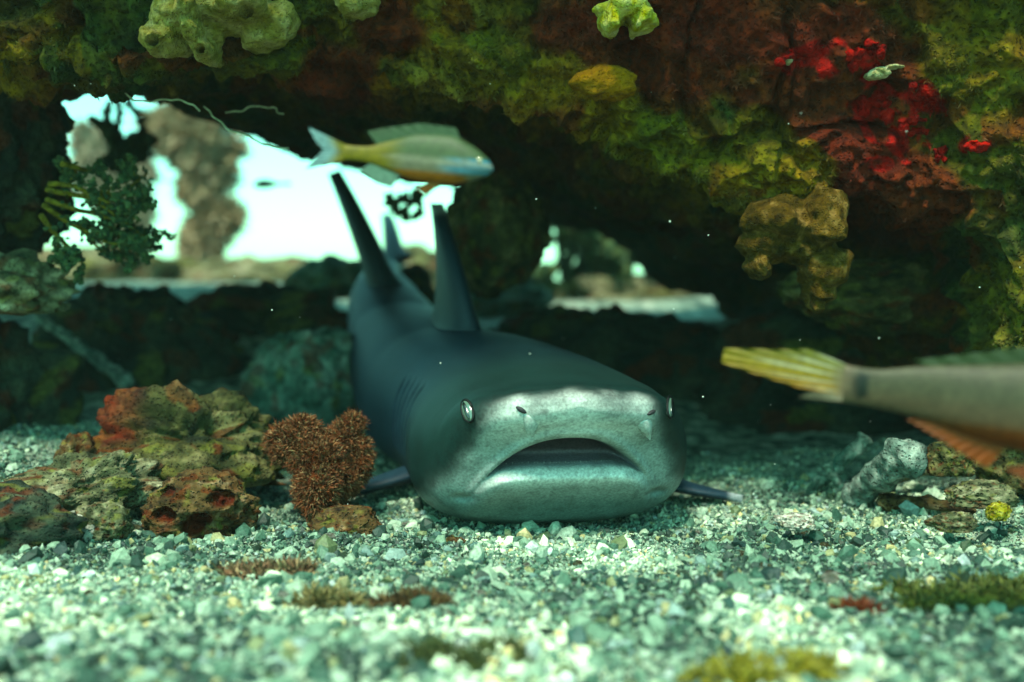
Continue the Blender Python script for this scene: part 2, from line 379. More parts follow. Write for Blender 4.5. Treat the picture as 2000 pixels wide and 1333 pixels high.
rock('boulder', 770, 515, 850, 660, 2.2, 'dark', 'dark rounded boulder between the two tall shark fins', 208, 'boulder', sub=5, rough=.15)
rock('hanging_rock', 872, 330, 1068, 580, 1.55, 'olive', 'rounded olive rock lobe hanging from the cave ceiling behind the shark fin', 209, 'rock', sub=5, rough=.14, lump=.08, flatb=False)
rock('boulder', 860, 590, 1480, 1000, 1.85, 'dark', 'wide dark boulder behind the shark head', 210, 'boulder', sub=6, rough=.18)
rock('boulder', 1330, 560, 2100, 1010, 1.72, 'dark', 'dark ribbed boulder filling the right end of the cave', 211, 'boulder', sub=6, rough=.2)
rock('rock', 1560, 500, 1860, 640, 1.3, 'olive', 'dim olive rock knob in the shade behind the hanging sponge lobes', 212, sub=5, flatb=False)

# ------------------------------------------------------------------ shark
spine = np.array([(.058, .95), (.028, 1.14), (-.012, 1.27), (-.082, 1.42), (-.160, 1.64), (-.215, 1.84), (-.245, 2.04), (-.255, 2.24), (-.245, 2.36)])
L = np.concatenate([[0], np.cumsum(np.linalg.norm(np.diff(spine, axis=0), axis=1))]); LEN = L[-1]
def spine_at(s):
    x = np.interp(s, L, spine[:, 0]); y = np.interp(s, L, spine[:, 1]); return x, y
# smooth the spine
ss = np.linspace(0, LEN, 400); sx, sy = spine_at(ss)
for _ in range(250):
    sx[1:-1] = (sx[:-2]+2*sx[1:-1]+sx[2:])/4; sy[1:-1] = (sy[:-2]+2*sy[1:-1]+sy[2:])/4
def sp(s): return np.interp(s, ss, sx), np.interp(s, ss, sy)
tx, ty = np.gradient(sx), np.gradient(sy); tl = np.hypot(tx, ty); tx, ty = tx/tl, ty/tl
def spt(s): return np.interp(s, ss, tx), np.interp(s, ss, ty)
Ws = [(0, .004), (.003, .030), (.010, .055), (.022, .078), (.04, .098), (.065, .116), (.10, .130), (.15, .138), (.22, .134), (.35, .125), (.50, .115), (.70, .090), (.95, .058), (1.15, .036), (1.32, .024), (1.5, .014)]
Ts = [(0, .103), (.003, .108), (.010, .112), (.03, .117), (.08, .121), (.15, .127), (.25, .137), (.40, .148), (.55, .150), (.75, .142), (.95, .125), (1.15, .108), (1.32, .098), (1.5, .09)]
Bs = [(0, .098), (.003, .092), (.010, .083), (.022, .073), (.04, .054), (.055, .028), (.072, -.002), (.095, -.022), (.14, -.032), (.3, -.030), (.5, -.022), (.75, .0), (.95, .022), (1.15, .042), (1.32, .053), (1.5, .06)]
sv = np.concatenate([.12*np.linspace(0, 1, 170, endpoint=False)**1.5, np.linspace(.12, .45, 70, endpoint=False), np.linspace(.45, LEN, 90)])
m_ang = 360
th = np.linspace(0, 2*math.pi, m_ang, endpoint=False)
cw, ct, cb = [smooth_interp(sv, [a for a, b in T_], [b for a, b in T_]) for T_ in (Ws, Ts, Bs)]
rise = np.interp(sv, [0, .5, .75, .95, 1.2, 1.5], [0, 0, .035, .10, .15, .17])   # the body follows the rising cave floor
zc = (ct+cb)/2
# widest level sits low on the head
zc = zc-.012*S(.02, .2, sv)*S(.9, .4, sv)
ex = 2.25
C_, S_ = np.cos(th), np.sin(th)
lx = cw[:, None]*np.sign(C_)*np.abs(C_)**(2/np.where(S_ > 0, ex, 3.0))[None]
lz = zc[:, None]+np.where(S_ > 0, (ct-zc)[:, None]*np.abs(S_)**(2/2.1), -(zc-cb)[:, None]*np.abs(S_)**(2/3.0))
ls = np.repeat(sv[:, None], m_ang, 1)
front = S(.2, .12, ls)
# mouth, carved into the head
ax = np.abs(lx)
zu = .068-.056*(ax/.087)**2.3; zlw = .012+.025*(1-np.minimum(ax/.087, 1.2)**6)
low = lz < .085
inm = np.minimum(zu-lz, lz-zlw)
mm = np.where(low & (ax < .09), S(-.0005, .0045, inm), 0)*front
push = .050*mm*S(.0, .012, inm+.004)
lip = np.where(ax < .10, np.exp(-((lz-(zlw-.010))/np.where(lz > zlw-.010, .008, .020))**2)*S(.098, .06, ax), 0)*front*(1-mm)*low
ulip = np.where(ax < .10, np.exp(-((lz-(zu+.004))/.006)**2)*S(.1, .07, ax), 0)*front*(1-mm)*low
corner = np.exp(-(((ax-.092)/.010)**2+((lz-.007)/.004)**2))*front
ls2 = ls+push-.012*lip-.004*ulip+.006*corner
# gill slits and brow
for g in (.235, .26, .285, .31, .335):
    gm = np.exp(-((ls-g-.15*(lz-.05))/.0035)**2)*S(.015, .035, lz)*S(.105, .085, lz)*(C_[None]**2 > .25)
    lx = lx*(1-.05*gm)
brow = np.exp(-(((ls-.10)/.03)**2+((lz-.108)/.012)**2))*(np.abs(lx) > .05)
lx = lx*(1+.05*brow)
bx, by = sp(np.clip(ls2, 0, LEN)); btx, bty = spt(ls)
sgn = lx      # image right is +x: perpendicular of the backward tangent
Vb = np.stack([bx+sgn*bty, by-sgn*btx, lz+rise[:, None]], -1)
# colour of the hide: slate above, white below, the line dropping behind the mouth
line = np.interp(sv, [0, .02, .05, .09, .13, .2, .35, .8, 1.5], [.101, .097, .084, .070, .045, .026, .022, .03, .07])[:, None]
nzv = .006*fbm(np.stack([lx, ls, lz], -1)*30, 3, 301)
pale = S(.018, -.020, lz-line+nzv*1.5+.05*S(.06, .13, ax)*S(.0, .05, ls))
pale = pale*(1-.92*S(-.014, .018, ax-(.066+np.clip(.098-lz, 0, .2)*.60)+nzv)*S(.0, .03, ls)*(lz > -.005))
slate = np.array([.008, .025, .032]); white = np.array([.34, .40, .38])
slate2 = mixc(np.ones(ls.shape+(3,))*np.array([.006, .024, .022]), (.009, .026, .048), S(.10, .40, ls))
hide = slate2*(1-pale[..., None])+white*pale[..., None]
mott = .5+.5*fbm(np.stack([lx, ls, lz], -1)*45, 3, 305)
hide = mixc(hide, (.10, .18, .17), pale*S(.022, -.006, lz)*.85)  # throat and chin greyed: the shade under the jaw painted into the hide
hide = mixc(hide, (.82, .84, .80), np.clip(lip*S(.016, .030, lz)*1.0+pale*S(.042, .008, ls)*.9, 0, 1))  # lower lip and snout front whitened: painted highlights where light catches them
spk = fbm(np.stack([lx, ls, lz], -1)*160, 2, 307)
hide = hide*(.80+.30*mott[..., None])*(1-.25*S(.35, .6, spk)[..., None])
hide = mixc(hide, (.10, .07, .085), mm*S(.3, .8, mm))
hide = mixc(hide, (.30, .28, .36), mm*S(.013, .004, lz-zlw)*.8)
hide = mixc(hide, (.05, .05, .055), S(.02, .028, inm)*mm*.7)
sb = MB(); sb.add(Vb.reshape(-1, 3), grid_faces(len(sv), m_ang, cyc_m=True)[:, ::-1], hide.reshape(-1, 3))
n0 = 0; k = np.arange(m_ang); tip = Vb[0].mean(0); sb.add(tip[None], np.array([[0, 0, 0]]), hide[0, 0]); sb.F3.pop()
sb.F3.append(np.stack([np.full(m_ang, sb.n-1), k, (k+1) % m_ang], -1))
def fin(root_a, root_b, tip, bend, th0, colr, tipc, nu=40, nv=14, back=.35, side=None):
    """leaf-shaped fin between a root line and a tip; root_a is the leading end"""
    ra, rb, tp = map(np.asarray, (root_a, root_b, tip)); V = []
    u = np.linspace(0, 1, nu)
    ctl = (ra+tp)/2+np.asarray(bend)
    lead = ((1-u)**2)[:, None]*ra+(2*u*(1-u))[:, None]*ctl+(u**2)[:, None]*tp
    ctl2 = rb*(1-back)+tp*back+(ra-rb)*.28
    trail = ((1-u)**2)[:, None]*rb+(2*u*(1-u))[:, None]*ctl2+(u**2)[:, None]*tp
    nrm = np.cross(rb-ra, tp-ra); nrm /= np.linalg.norm(nrm)
    ph = np.linspace(0, 2*math.pi, nv*2, endpoint=False); c = (1-np.cos(ph))/2
    thk = th0*(1-.55*u)*(1+1.0*np.exp(-u/.06))
    prof = np.sign(np.sin(ph))*np.sqrt(np.clip(c*(1-c), 0, 1))*(1.25-.9*c)
    ch = trail-lead
    V = lead[:, None]+ch[:, None]*c[None, :, None]+nrm*(thk[:, None]*prof[None])[..., None]
    cc = np.asarray(colr)*np.ones((nu, nv*2, 3)); cc = mixc(cc, tipc, np.repeat(S(.84, .92, u)[:, None], nv*2, 1))
    sb.add(V.reshape(-1, 3), grid_faces(nu, nv*2, cyc_m=True), cc.reshape(-1, 3))
def top_pt(s, dz=0):
    x, y = sp(s); z = np.interp(s, sv, ct)+np.interp(s, sv, rise); return np.array([x, y, z+dz])
sl = np.array([.010, .026, .040]); wt = np.array([.30, .33, .34])
fin(top_pt(.40, -.02), top_pt(.60, -.03), P(853, 398, 1.47), (.0, -.055, .035), .044, sl, wt)
fin(top_pt(.84, -.03), top_pt(1.0, -.03), P(652, 336, 1.93), (.0, -.055, .035), .056, sl, sl*.8)
# tail: long upper lobe and short lower lobe
te = np.array([*sp(LEN), np.interp(LEN, sv, zc)+np.interp(LEN, sv, rise)])
fin(te+(0, -.10, .015), te+(-.0, .02, .0), P(752, 418, 2.62), (0, .02, .05), .050, sl*.9, sl*.8)
fin(te+(0, -.08, -.01), te+(0, .03, .0), te+np.array((.01, .08, -.13)), (0, .0, -.03), .016, sl*.9, sl*.8)
# paired fins spread on the sand
x, y = sp(.24); fin((x-.105, y-.02, .004), (x-.11, y+.11, .0), P(585, 985, 1.13), (.0, -.03, .0), .022, sl*1.2, wt)
fin((x+.11, y-.03, .0), (x+.11, y+.11, .0), P(1450, 975, 1.14), (.0, -.03, .0), .020, sl*1.2, wt)
xs_, ys_ = sp(.17)
shark = tag(empty('shark', (xs_, ys_, gz(xs_, ys_))), 'slate grey reef shark with a pale open mouth resting on the coral sand', 'shark')
shark_body = sb.build('body', M['skin']); place(shark_body, shark)
sbvh = bvh_of(shark_body)
def on_shark(u, v):
    loc, nor, i, d = sbvh.ray_cast(Vector((0, 0, CZ)), ray(u, v))
    if loc is None: return None
    if nor.dot(ray(u, v)) > 0: nor = -nor
    return np.array(loc), np.array(nor)
def frame_of(n, up=(0, 0, 1)):
    n = n/np.linalg.norm(n); a = np.cross(up, n); a /= np.linalg.norm(a); b = np.cross(n, a); return a, b, n
def eye(u, v, mirror=False, pos=None):
    h = on_shark(u, v) if pos is None else pos
    p, n = h; a, b, n = frame_of(n); k_ = .8 if pos is None else -.8; b = b-k_*a; b /= np.linalg.norm(b); a = np.cross(b, n)
    V, Fq = ICO[3]
    def ell(ra, rb, rn, off=0, dv=0): return p+n*off+b*dv+V[:, :1]*a*ra+V[:, 1:2]*b*rb+V[:, 2:]*n*rn
    mb = MB(); tt = np.linspace(0, 2*math.pi, 33)
    add_tube(mb, p+n*.001+np.cos(tt)[:, None]*a*.0060+np.sin(tt)[:, None]*b*.0115-n*.0008, .0012, slate*.12, 8)
    lid = mb.build('eyelid', M['skin']); place(lid, shark)
    mb = MB(); mb.add(ell(.0060, .0114, .0030, -.0006), Fq, (.12, .18, .15)); e = mb.build('eye', M['wet']); place(e, shark)
    mb = MB(); mb.add(ell(.0022, .0095, .0012, .0020), Fq, (.006, .008, .008)); q = mb.build('pupil', M['wet'])
    q.parent = e; return p, n
ep = eye(913, 803)
# the other eye by symmetry about the head axis
def mirror_pt(p):
    i = np.argmin((sx-p[0])**2+(sy-p[1])**2); c = np.array([sx[i], sy[i]]); r = np.array([ty[i], -tx[i]])
    d = p[:2]-c; return np.array([*(p[:2]-2*d.dot(r)*r), p[2]]), r
mp, r_ = mirror_pt(ep[0]); n2 = ep[1].copy(); n2[:2] = n2[:2]-2*n2[:2].dot(r_)*r_
eye(0, 0, pos=(mp, n2))
def flap(pts, pull, name='nasal_flap'):
    """thin pointed skin flap in front of a nostril"""
    H = [on_shark(*q) for q in pts]; mb = MB()
    base = np.array([h[0]-h[1]*.002 for h in H[:3]]); tip = H[3][0]+H[3][1]*pull
    u = np.linspace(0, 1, 14); V = []
    for s_ in u:
        row = []
        l, m_, r = base[0]*(1-s_)+tip*s_, base[1]*(1-s_)+tip*s_+H[1][1]*.0035*math.sin(math.pi*min(s_*1.1+.12, 1)), base[2]*(1-s_)+tip*s_
        tt = np.linspace(0, 1, 11)[:, None]; V.append((1-tt)**2*l+2*tt*(1-tt)*(2*m_-.5*(l+r))+tt**2*r)
    mb.add(np.concatenate(V), grid_faces(14, 11), (.50, .54, .51)); o = mb.build(name, M['skin']); place(o, shark)
    md = o.modifiers.new('thick', 'SOLIDIFY'); md.thickness = .0018; md.offset = 0
flap(((1018, 812), (1032, 812), (1056, 828), (1036, 853)), .005)
flap(((1242, 834), (1258, 822), (1276, 820), (1266, 853)), .004)
def nostril(u, v, du, dv, name='nostril'):
    mb = MB(); pth = []
    for t in np.linspace(-1, 1, 9):
        h = on_shark(u+du*t, v+dv*t); pth.append(h[0]+h[1]*.0002)
    add_tube(mb, pth, .0022*np.sqrt(np.clip(1-np.linspace(-.97, .97, 9)**2, 0, 1)), (.03, .03, .035), 8); o = mb.build(name, M['skin']); place(o, shark)
nostril(1018, 801, 10, 6); nostril(1272, 806, 8, -4)
# teeth: a row of small points inside the lower lip
mb = MB()
for x_ in np.linspace(-.062, .062, 44):
    j = 170; zz = .012+.025*(1-(abs(x_)/.087)**6); sdep = np.interp(zz, cb[:140][::-1], sv[:140][::-1])+.012+2.2*x_*x_
    X_, Y_ = sp(sdep); tx_, ty_ = spt(sdep); q = np.array([X_+x_*ty_, Y_-x_*tx_, zz-.002]); hgt = .0055*(1+.15*math.sin(x_*900))
    V = np.array([q+(-.0014, 0, 0), q+(.0014, 0, 0), q+(0, .0022, 0), q+(0, .0008, hgt)]); mb.add(V, np.array([[0, 1, 3], [1, 2, 3], [2, 0, 3]]), (.5, .5, .47))
o = mb.build('teeth', M['skin'], smooth=False); place(o, shark)

# ------------------------------------------------------------------ fish
def fish(name, label, head, tail, up, prof, thick, colour_fn, group=None, tailfin=None, dors=None, anal=None, pelv=None, curve=0.):
    """body lofted from head to tail base; profile rows are (t, top, bottom) in body lengths"""
    head, tail = np.asarray(head), np.asarray(tail); Lb = np.linalg.norm(tail-head); ax_ = (tail-head)/Lb
    side = np.cross(ax_, up); side /= np.linalg.norm(side); upv = np.cross(side, ax_)
    n, m = 70, 40; t = np.linspace(0, 1, n); ph = np.linspace(0, 2*math.pi, m, endpoint=False)
    a = [r[0] for r in prof]; tp = smooth_interp(t, a, [r[1] for r in prof]); bt = smooth_interp(t, a, [r[2] for r in prof])
    zc_ = (tp+bt)/2; hh = (tp-bt)/2
    wd = hh*np.interp(t, [0, .3, .8, 1], [.8, thick, thick*.7, .35])
    c, s_ = np.cos(ph), np.sin(ph)
    lat = curve*np.sin(t*math.pi)
    loc = np.stack([np.repeat(t[:, None], m, 1), wd[:, None]*c+lat[:, None], zc_[:, None]+hh[:, None]*s_], -1)
    Vw = head+Lb*(loc[..., :1]*ax_+loc[..., 1:2]*side+loc[..., 2:]*upv)
    mb = MB(); mb.add(Vw.reshape(-1, 3), grid_faces(n, m, cyc_m=True), colour_fn(loc.reshape(-1, 3)))
    mb.add(Vw[0].mean(0)[None]-ax_*.004*Lb, np.array([[0, 0, 0]]), colour_fn(np.zeros((1, 3)))); mb.F3.pop(); kk = np.arange(m)
    mb.F3.append(np.stack([np.full(m, mb.n-1), (kk+1) % m, kk], -1))
    def sheet(outline, colr, rays=18, wav=.004):
        """fin membrane between two edge curves given in (t,z)"""
        A, B = [np.asarray(e, float) for e in outline]; nu, nw = rays*2, 14
        u = np.linspace(0, 1, nu); pa = np.stack([np.interp(u, np.linspace(0, 1, len(A)), A[:, i]) for i in (0, 1)], -1); pb = np.stack([np.interp(u, np.linspace(0, 1, len(B)), B[:, i]) for i in (0, 1)], -1)
        tt = np.linspace(0, 1, nw)[None, :, None]; g = pa[:, None]*(1-tt)+pb[:, None]*tt
        y = wav*np.sin(u*rays*math.pi)[:, None]*tt[..., 0]
        for sg in (-.003, .003):
            yy = (y+sg*(1-.7*tt[..., 0]))
            W_ = head+Lb*(g[..., :1]*ax_+yy[..., None]*side+g[..., 1:]*upv)
            cc = colr(np.repeat(u[:, None], nw, 1), np.repeat(tt[:, :, 0], nu, 0)); mb.add(W_.reshape(-1, 3), grid_faces(nu, nw), cc.reshape(-1, 3))
    for f_ in (tailfin, dors, anal, pelv):
        if f_: 
            for o_, c_ in f_: sheet(o_, c_)
    mid = head*.5+tail*.5
    root = tag(empty(name, mid), label, 'fish', group)
    o = mb.build('body', M['fish']); place(o, root)
    return root, (head, ax_, side, upv, Lb)
def fish_eye(root, fr, t, z, w_, r, iris):
    head, ax_, side, upv, Lb = fr; V, Fq = ICO[3]
    for sg in (1, -1):
        c = head+Lb*(t*ax_+z*upv+sg*w_*side); mb = MB(); mb.add(c+Lb*r*(V[:, :1]*ax_+V[:, 1:2]*upv+.5*V[:, 2:]*side), Fq, iris); e = mb.build('eye', M['wet']); place(e, root)
        mb = MB(); c2 = c+sg*side*Lb*r*.35; mb.add(c2+Lb*r*.5*(V[:, :1]*ax_+V[:, 1:2]*upv+.5*V[:, 2:]*side), Fq, (.01, .01, .01)); q = mb.build('pupil', M['wet']); q.parent = e
def const(c): return lambda u, t: np.ones(u.shape+(3,))*np.asarray(c)
# striped fish in front of the cave mouth (head to the right)
d1 = .74
def c_fish1(l):
    t, z = l[:, 0], l[:, 2]
    C = mixc(np.ones((len(l), 3))*np.array([.055, .080, .040]), (.13, .13, .09), S(.03, -.02, z))
    C = mixc(C, (.26, .09, .015), S(-.055, -.085, z)*S(.12, .22, t)*S(.95, .6, t))
    C = mixc(C, (.15, .12, .01), S(.55, .8, t))
    for zz in (.035, .0, -.035): C = mixc(C, (.06, .24, .36), np.exp(-((z-zz+.05*t)/.010)**2)*S(.40, .18, t))
    C = mixc(C, (.30, .28, .22), np.exp(-((z-.012)/.012)**2)*S(.85, .5, t))
    return C
prof1 = [(0, .012, -.02), (.04, .062, -.05), (.15, .135, -.10), (.3, .185, -.13), (.5, .175, -.125), (.7, .11, -.08), (.88, .058, -.04), (1, .055, -.04)]
f1, fr1 = fish('fish', 'silver orange bellied fish with blue cheek lines swimming across the bright cave mouth', P(962, 330, d1), P(672, 300, d1+.01), (0, 0, 1), prof1, .42, c_fish1,
     tailfin=[(([(.97, .05), (.97, -.035)], [(1.26, .15), (1.2, .06), (1.14, .01), (1.2, -.06), (1.25, -.13)]), lambda u, t: mixc(np.ones(u.shape+(3,))*np.array([.14, .12, .02]), (.16, .26, .27), S(.2, .7, t)))],
     dors=[(([(.22, .15), (.5, .165), (.78, .075)], [(.27, .24), (.5, .25), (.76, .19), (.86, .16)]), const((.045, .075, .04)))],
     anal=[(([(.6, -.09), (.82, -.05)], [(.66, -.19), (.76, -.17), (.88, -.10)]), const((.12, .19, .15)))],
     pelv=[(([(.32, -.12), (.4, -.12)], [(.42, -.22), (.5, -.18)]), const((.2, .1, .04)))])
fish_eye(f1, fr1, .09, .035, .052, .022, (.6, .55, .35))
# grey fish leaving to the right, tail with yellow stripes
d2 = .70
def c_fish2(l):
    t, z = l[:, 0], l[:, 2]
    C = mixc(np.ones((len(l), 3))*np.array([.15, .16, .11]), (.24, .20, .15), S(.02, -.05, z))
    C = mixc(C, (.36, .09, .03), S(-.05, -.11, z)*S(.93, .72, t))
    C = mixc(C, (.015, .03, .025), S(1.15, .75, ((t-.955)/.024)**2+((z-.005)/.040)**2))
    C = mixc(C, (.30, .26, .20), np.exp(-((t-.995)/.02)**2))
    return C*np.array([.36, .32, .28])*(.75+.5*(.5+.5*fbm(l*np.array([90, 60, 90]), 3, 333)))[:, None]
prof2 = [(0, .01, -.02), (.05, .05, -.05), (.18, .10, -.105), (.4, .125, -.145), (.6, .10, -.12), (.8, .075, -.07), (.93, .054, -.054), (1, .058, -.05)]
def tail2(u, t):
    band = np.clip(.5+.5*np.cos(u*2*math.pi*4.5), 0, 1)
    C = mixc(pal(u, [(.13, .14, .02), (.28, .20, .01), (.42, .18, .008)]), (.62, .58, .46), S(.72, .95, band)*S(.9, .5, t)*S(0, .2, t))
    return .75*mixc(C, (.20, .17, .12), S(.25, .0, t))
f2, fr2 = fish('fish', 'grey fish with a yellow striped tail and black tail spot beside the shark', P(2420, 830, d2-.06), P(1648, 752, d2), (0, 0, 1), prof2, .55, c_fish2,
     tailfin=[(([(.99, .056), (.992, .03), (.994, .0), (.995, -.03)], [(1.10, .092), (1.20, .082), (1.345, .072), (1.35, .03), (1.22, .0), (1.12, -.022)]), tail2), (([(.99, -.01), (.985, -.048)], [(1.09, -.03), (1.12, -.05)]), const((.2, .17, .12)))],
     dors=[(([(.3, .11), (.5, .11), (.75, .06)], [(.35, .19), (.55, .15), (.82, .09)]), const((.03, .045, .02)))],
     anal=[(([(.55, -.12), (.75, -.07)], [(.60, -.19), (.72, -.13), (.82, -.08)]), const((.20, .055, .02)))],
     pelv=[(([(.32, -.14), (.42, -.14)], [(.45, -.23), (.55, -.19)]), const((.20, .055, .02)))])
fish_eye(f2, fr2, .10, .03, .055, .018, (.6, .55, .35))
def c_fish3(l): return mixc(np.ones((len(l), 3))*np.array([.03, .06, .03]), (.40, .42, .03), S(.6, .8, l[:, 0]))
f3, fr3 = fish('fish', 'tiny dark fish with a yellow tail in the white water beyond the cave', P(494, 362, 2.5), P(552, 360, 2.5), (0, 0, 1), prof1, .5, c_fish3,
     tailfin=[(([(.97, .05), (.97, -.035)], [(1.3, .07), (1.25, .0), (1.3, -.07)]), const((.45, .45, .05)))])
fish_eye(f3, fr3, .1, .03, .05, .025, (.3, .3, .2))

# ------------------------------------------------------------------ coral rubble at the left
def pits(seed, cr, n=5, rad=.18, colr=(.08, .012, .008)):
    r = np.random.default_rng(seed)
    def f(W, C, q):
        half = np.abs(W).max(0); X = W/half
        for _ in range(n):
            c = np.array([r.uniform(-.6, .6), -.7, r.uniform(-.3, .6)]); dd = np.linalg.norm((X-c)*np.array([1, .6, 1]), axis=1)
            m = S(rad*1.1, rad*.8, dd); W -= np.array([0, -1, 0])*(m*half[1]*.25)[:, None]; C = mixc(C, colr, m*.85)
        return C
    return f
rock('coral_rubble', 195, 768, 545, 985, 1.16, 'olive', 'big ragged olive coral rubble block with a maroon left knob', 221, 'coral', sub=6, rough=.42, lump=.4, cellk=2.6,
     extra=lambda W, C, q: mixc(C, (.15, .035, .03), S(-.02, -.07, W[:, 0])*S(.0, .02, W[:, 2])*.7))
rock('coral_rubble', 106, 848, 200, 960, 1.12, 'brown', 'small upright rubble stump with orange crust beside the big rubble block', 222, 'coral', sub=5, rough=.25,
     extra=lambda W, C, q: mixc(C, (.28, .10, .012), S(.01, -.015, W[:, 2])*.85))
rock('coral_rubble', 30, 890, 305, 1040, 1.04, 'pale', 'pale angular rubble slab leaning in front of the orange stump', 223, 'coral', sub=6, rough=.42, lump=.2, tilt=.25)
rock('coral_rubble', 300, 925, 505, 1075, 1.0, 'brown', 'rounded brown rubble lump with dark red holes', 224, 'coral', sub=6, rough=.2, lump=.2, extra=pits(5, 0, 5, .2))
rock('coral_rubble', -160, 960, 130, 1110, .93, 'dark', 'dark blurred rubble lump in front of the pale slab', 225, 'coral', sub=5)
rock('coral_rubble', 150, 985, 245, 1065, .96, 'pale', 'pale round rubble knob beside the white rubble finger', 226, 'coral', sub=5)
rock('coral_rubble', 606, 990, 745, 1070, 1.02, 'brown', 'low gritty brown mound in front of the shark fin', 227, 'coral', sub=5, rough=.2)
rock('coral_rubble', 860, 1050, 915, 1092, .98, 'brown', 'small brown pebble below the shark chin', 228, 'coral', sub=5, rough=.2)
def finger(name, a, b, r0, r1, pal_name, label, seed, cat='coral', group=None, bend=.0, k=26):
    n = 34; t = np.linspace(0, 1, n)[:, None]; path = np.asarray(a)*(1-t)+np.asarray(b)*t+np.array([0, 0, 1])*bend*np.sin(t*math.pi)
    L_ = np.linalg.norm(np.asarray(b)-np.asarray(a))
    rad = (r0*(1-t[:, 0])+r1*t[:, 0])*(1+.12*vnoise(np.stack([t[:, 0]*9+seed, t[:, 0]*0, t[:, 0]*0], -1), seed)); rad[0] *= .6; rad[-1] *= .6
    V, q, tr = tube(path, rad, k); d = fbm(V*(.6/r0)+seed, 4, seed)
    cen = np.concatenate([np.repeat(path, k, 0), path[:1], path[-1:]]); V = cen+(V-cen)*(1+.38*d)[:, None]
    C = pal(np.clip(.5+.5*fbm(V*140, 4, seed+1), 0, 1), PALS[pal_name])
    return tag(mesh_obj(name, V, [q, tr], M['rock'], col=C), label, cat, group)
def gl(u, v, r=0.): p = G(u, v); p[2] += r; return p
finger('coral_finger', gl(68, 1035, .008), gl(190, 1062, .008), .0095, .011, 'white', 'white stubby rubble finger lying in front of the pale slab', 231)
finger('lit_gap_strip', P(70, 615, 1.6), P(255, 752, 1.5), .006, .010, 'stub', 'thin pale blue strip standing for the lit gap between the dark boulders', 237, 'coral')  # added pale tube in place of the light showing between the rocks
# right side bits
finger('coral_finger', gl(1660, 985, .004), P(1785, 880, 1.04), .011, .019, 'stub', 'thick pale blue coral stub pointing up beside the striped tail fish', 232)
finger('coral_finger', gl(1575, 968, .0), P(1695, 856, gl(1575, 968)[1]+.01), .005, .009, 'teal', 'thin green coral twig behind the thick pale stub', 233)
finger('coral_finger', gl(1655, 975, .0), P(1612, 905, gl(1655, 975)[1]), .004, .006, 'teal', 'short forked coral twig leaning on the thin green twig', 234)
finger('coral_finger', gl(1690, 975, .008), gl(1965, 960, .024), .0065, .0055, 'pale', 'long crooked pale coral stick lying under the striped tail fish', 235, bend=.012)
finger('coral_finger', gl(1715, 1002, .009), gl(1905, 1018, .010), .0085, .006, 'brown', 'reddish brown stick lying below the long pale stick', 236, bend=.003)
rock('coral_rubble', 1816, 862, 1905, 945, 1.06, 'olive', 'olive rounded rubble rock behind the long pale stick', 241, 'coral', sub=5)
rock('coral_rubble', 1850, 942, 1988, 1000, .99, 'pale', 'flat pale rubble plate resting by the long pale stick', 242, 'coral', sub=5, rough=.2)
rock('coral_rubble', 1926, 980, 1975, 1025, .96, 'yellow', 'yellow green pebble at the end of the brown stick', 243, 'coral', sub=5, rough=.2)
rock('coral_rubble', 1815, 1000, 1900, 1045, .95, 'pale', 'pale lumpy rubble bit below the brown stick', 244, 'coral', sub=5, rough=.3)
rock('coral_rubble', 1900, 850, 2090, 985, 1.1, 'olive', 'olive rubble heap below the orange bellied part of the grey fish', 245, 'coral', sub=5)
rock('coral_rubble', 1515, 1003, 1590, 1040, .98, 'white', 'flat white shell chip on the dark sand right of the shark', 246, 'coral', sub=5, rough=.2, deep=1.2)
rock('coral_rubble', 1960, 690, 2120, 900, 1.2, 'olive', 'olive green rock under the right end of the reef overhang', 247, 'rock', sub=5)
# ------------------------------------------------------------------ loose chips on the sand
r = np.random.default_rng(77)
chip_src = [rock_mesh((0, 0, 0), (1, .8, .55), 400+i, p_, sub=3, rough=.35)[:3] for i, p_ in enumerate(('white', 'pale', 'teal', 'brown', 'white', 'pale'))]
chip_me = []
for i, (V, Fq, C) in enumerate(chip_src):
    o = mesh_obj('chip_source', V, Fq, M['rock'], col=C); chip_me.append(o.data); bpy.data.objects.remove(o)
placed = []
spots = [(20, 1190, 26), (1130, 1110, 20), (1450, 1090, 22), (1410, 1135, 44), (1620, 1145, 50), (1060, 1250, 36), (560, 1180, 34), (700, 1230, 36), (880, 1200, 26), (1920, 1160, 30), (1010, 1120, 20), (940, 1060, 16), (1260, 1050, 18), (1180, 1045, 20), (1030, 1050, 20)]
for _ in range(75):
    spots.append((r.uniform(40, 1960), 1030+300*r.uniform(0, 1)**1.0, r.uniform(10, 26)))
for (u, v, s_) in spots:
    p = G(u, v)
    rad = s_*.55*p[1]/F*r.uniform(.8, 1.3)
    if any(np.hypot(*(p-q)[:2]) < (rad+rr)*.8 for q, rr in placed): continue
    placed.append((p, rad))
    ci = int(r.integers(0, 6)); o = bpy.data.objects.new('rubble_chip', chip_me[ci]); COL.objects.link(o)
    o.location = Vector(p)+Vector((0, 0, rad*.25)); o.scale = (rad, rad*r.uniform(.7, 1.1), rad*r.uniform(.7, 1.1)); o.rotation_euler = (r.uniform(-.4, .4), r.uniform(-.4, .4), r.uniform(0, 6.28))
    cn = ('small white', 'small greenish tan', 'small teal grey', 'small brown', 'small white', 'small greenish tan')[ci]
    tag(o, cn+' coral chip lying loose on the coral sand', 'coral chip', cn+' coral chips strewn over the sand')

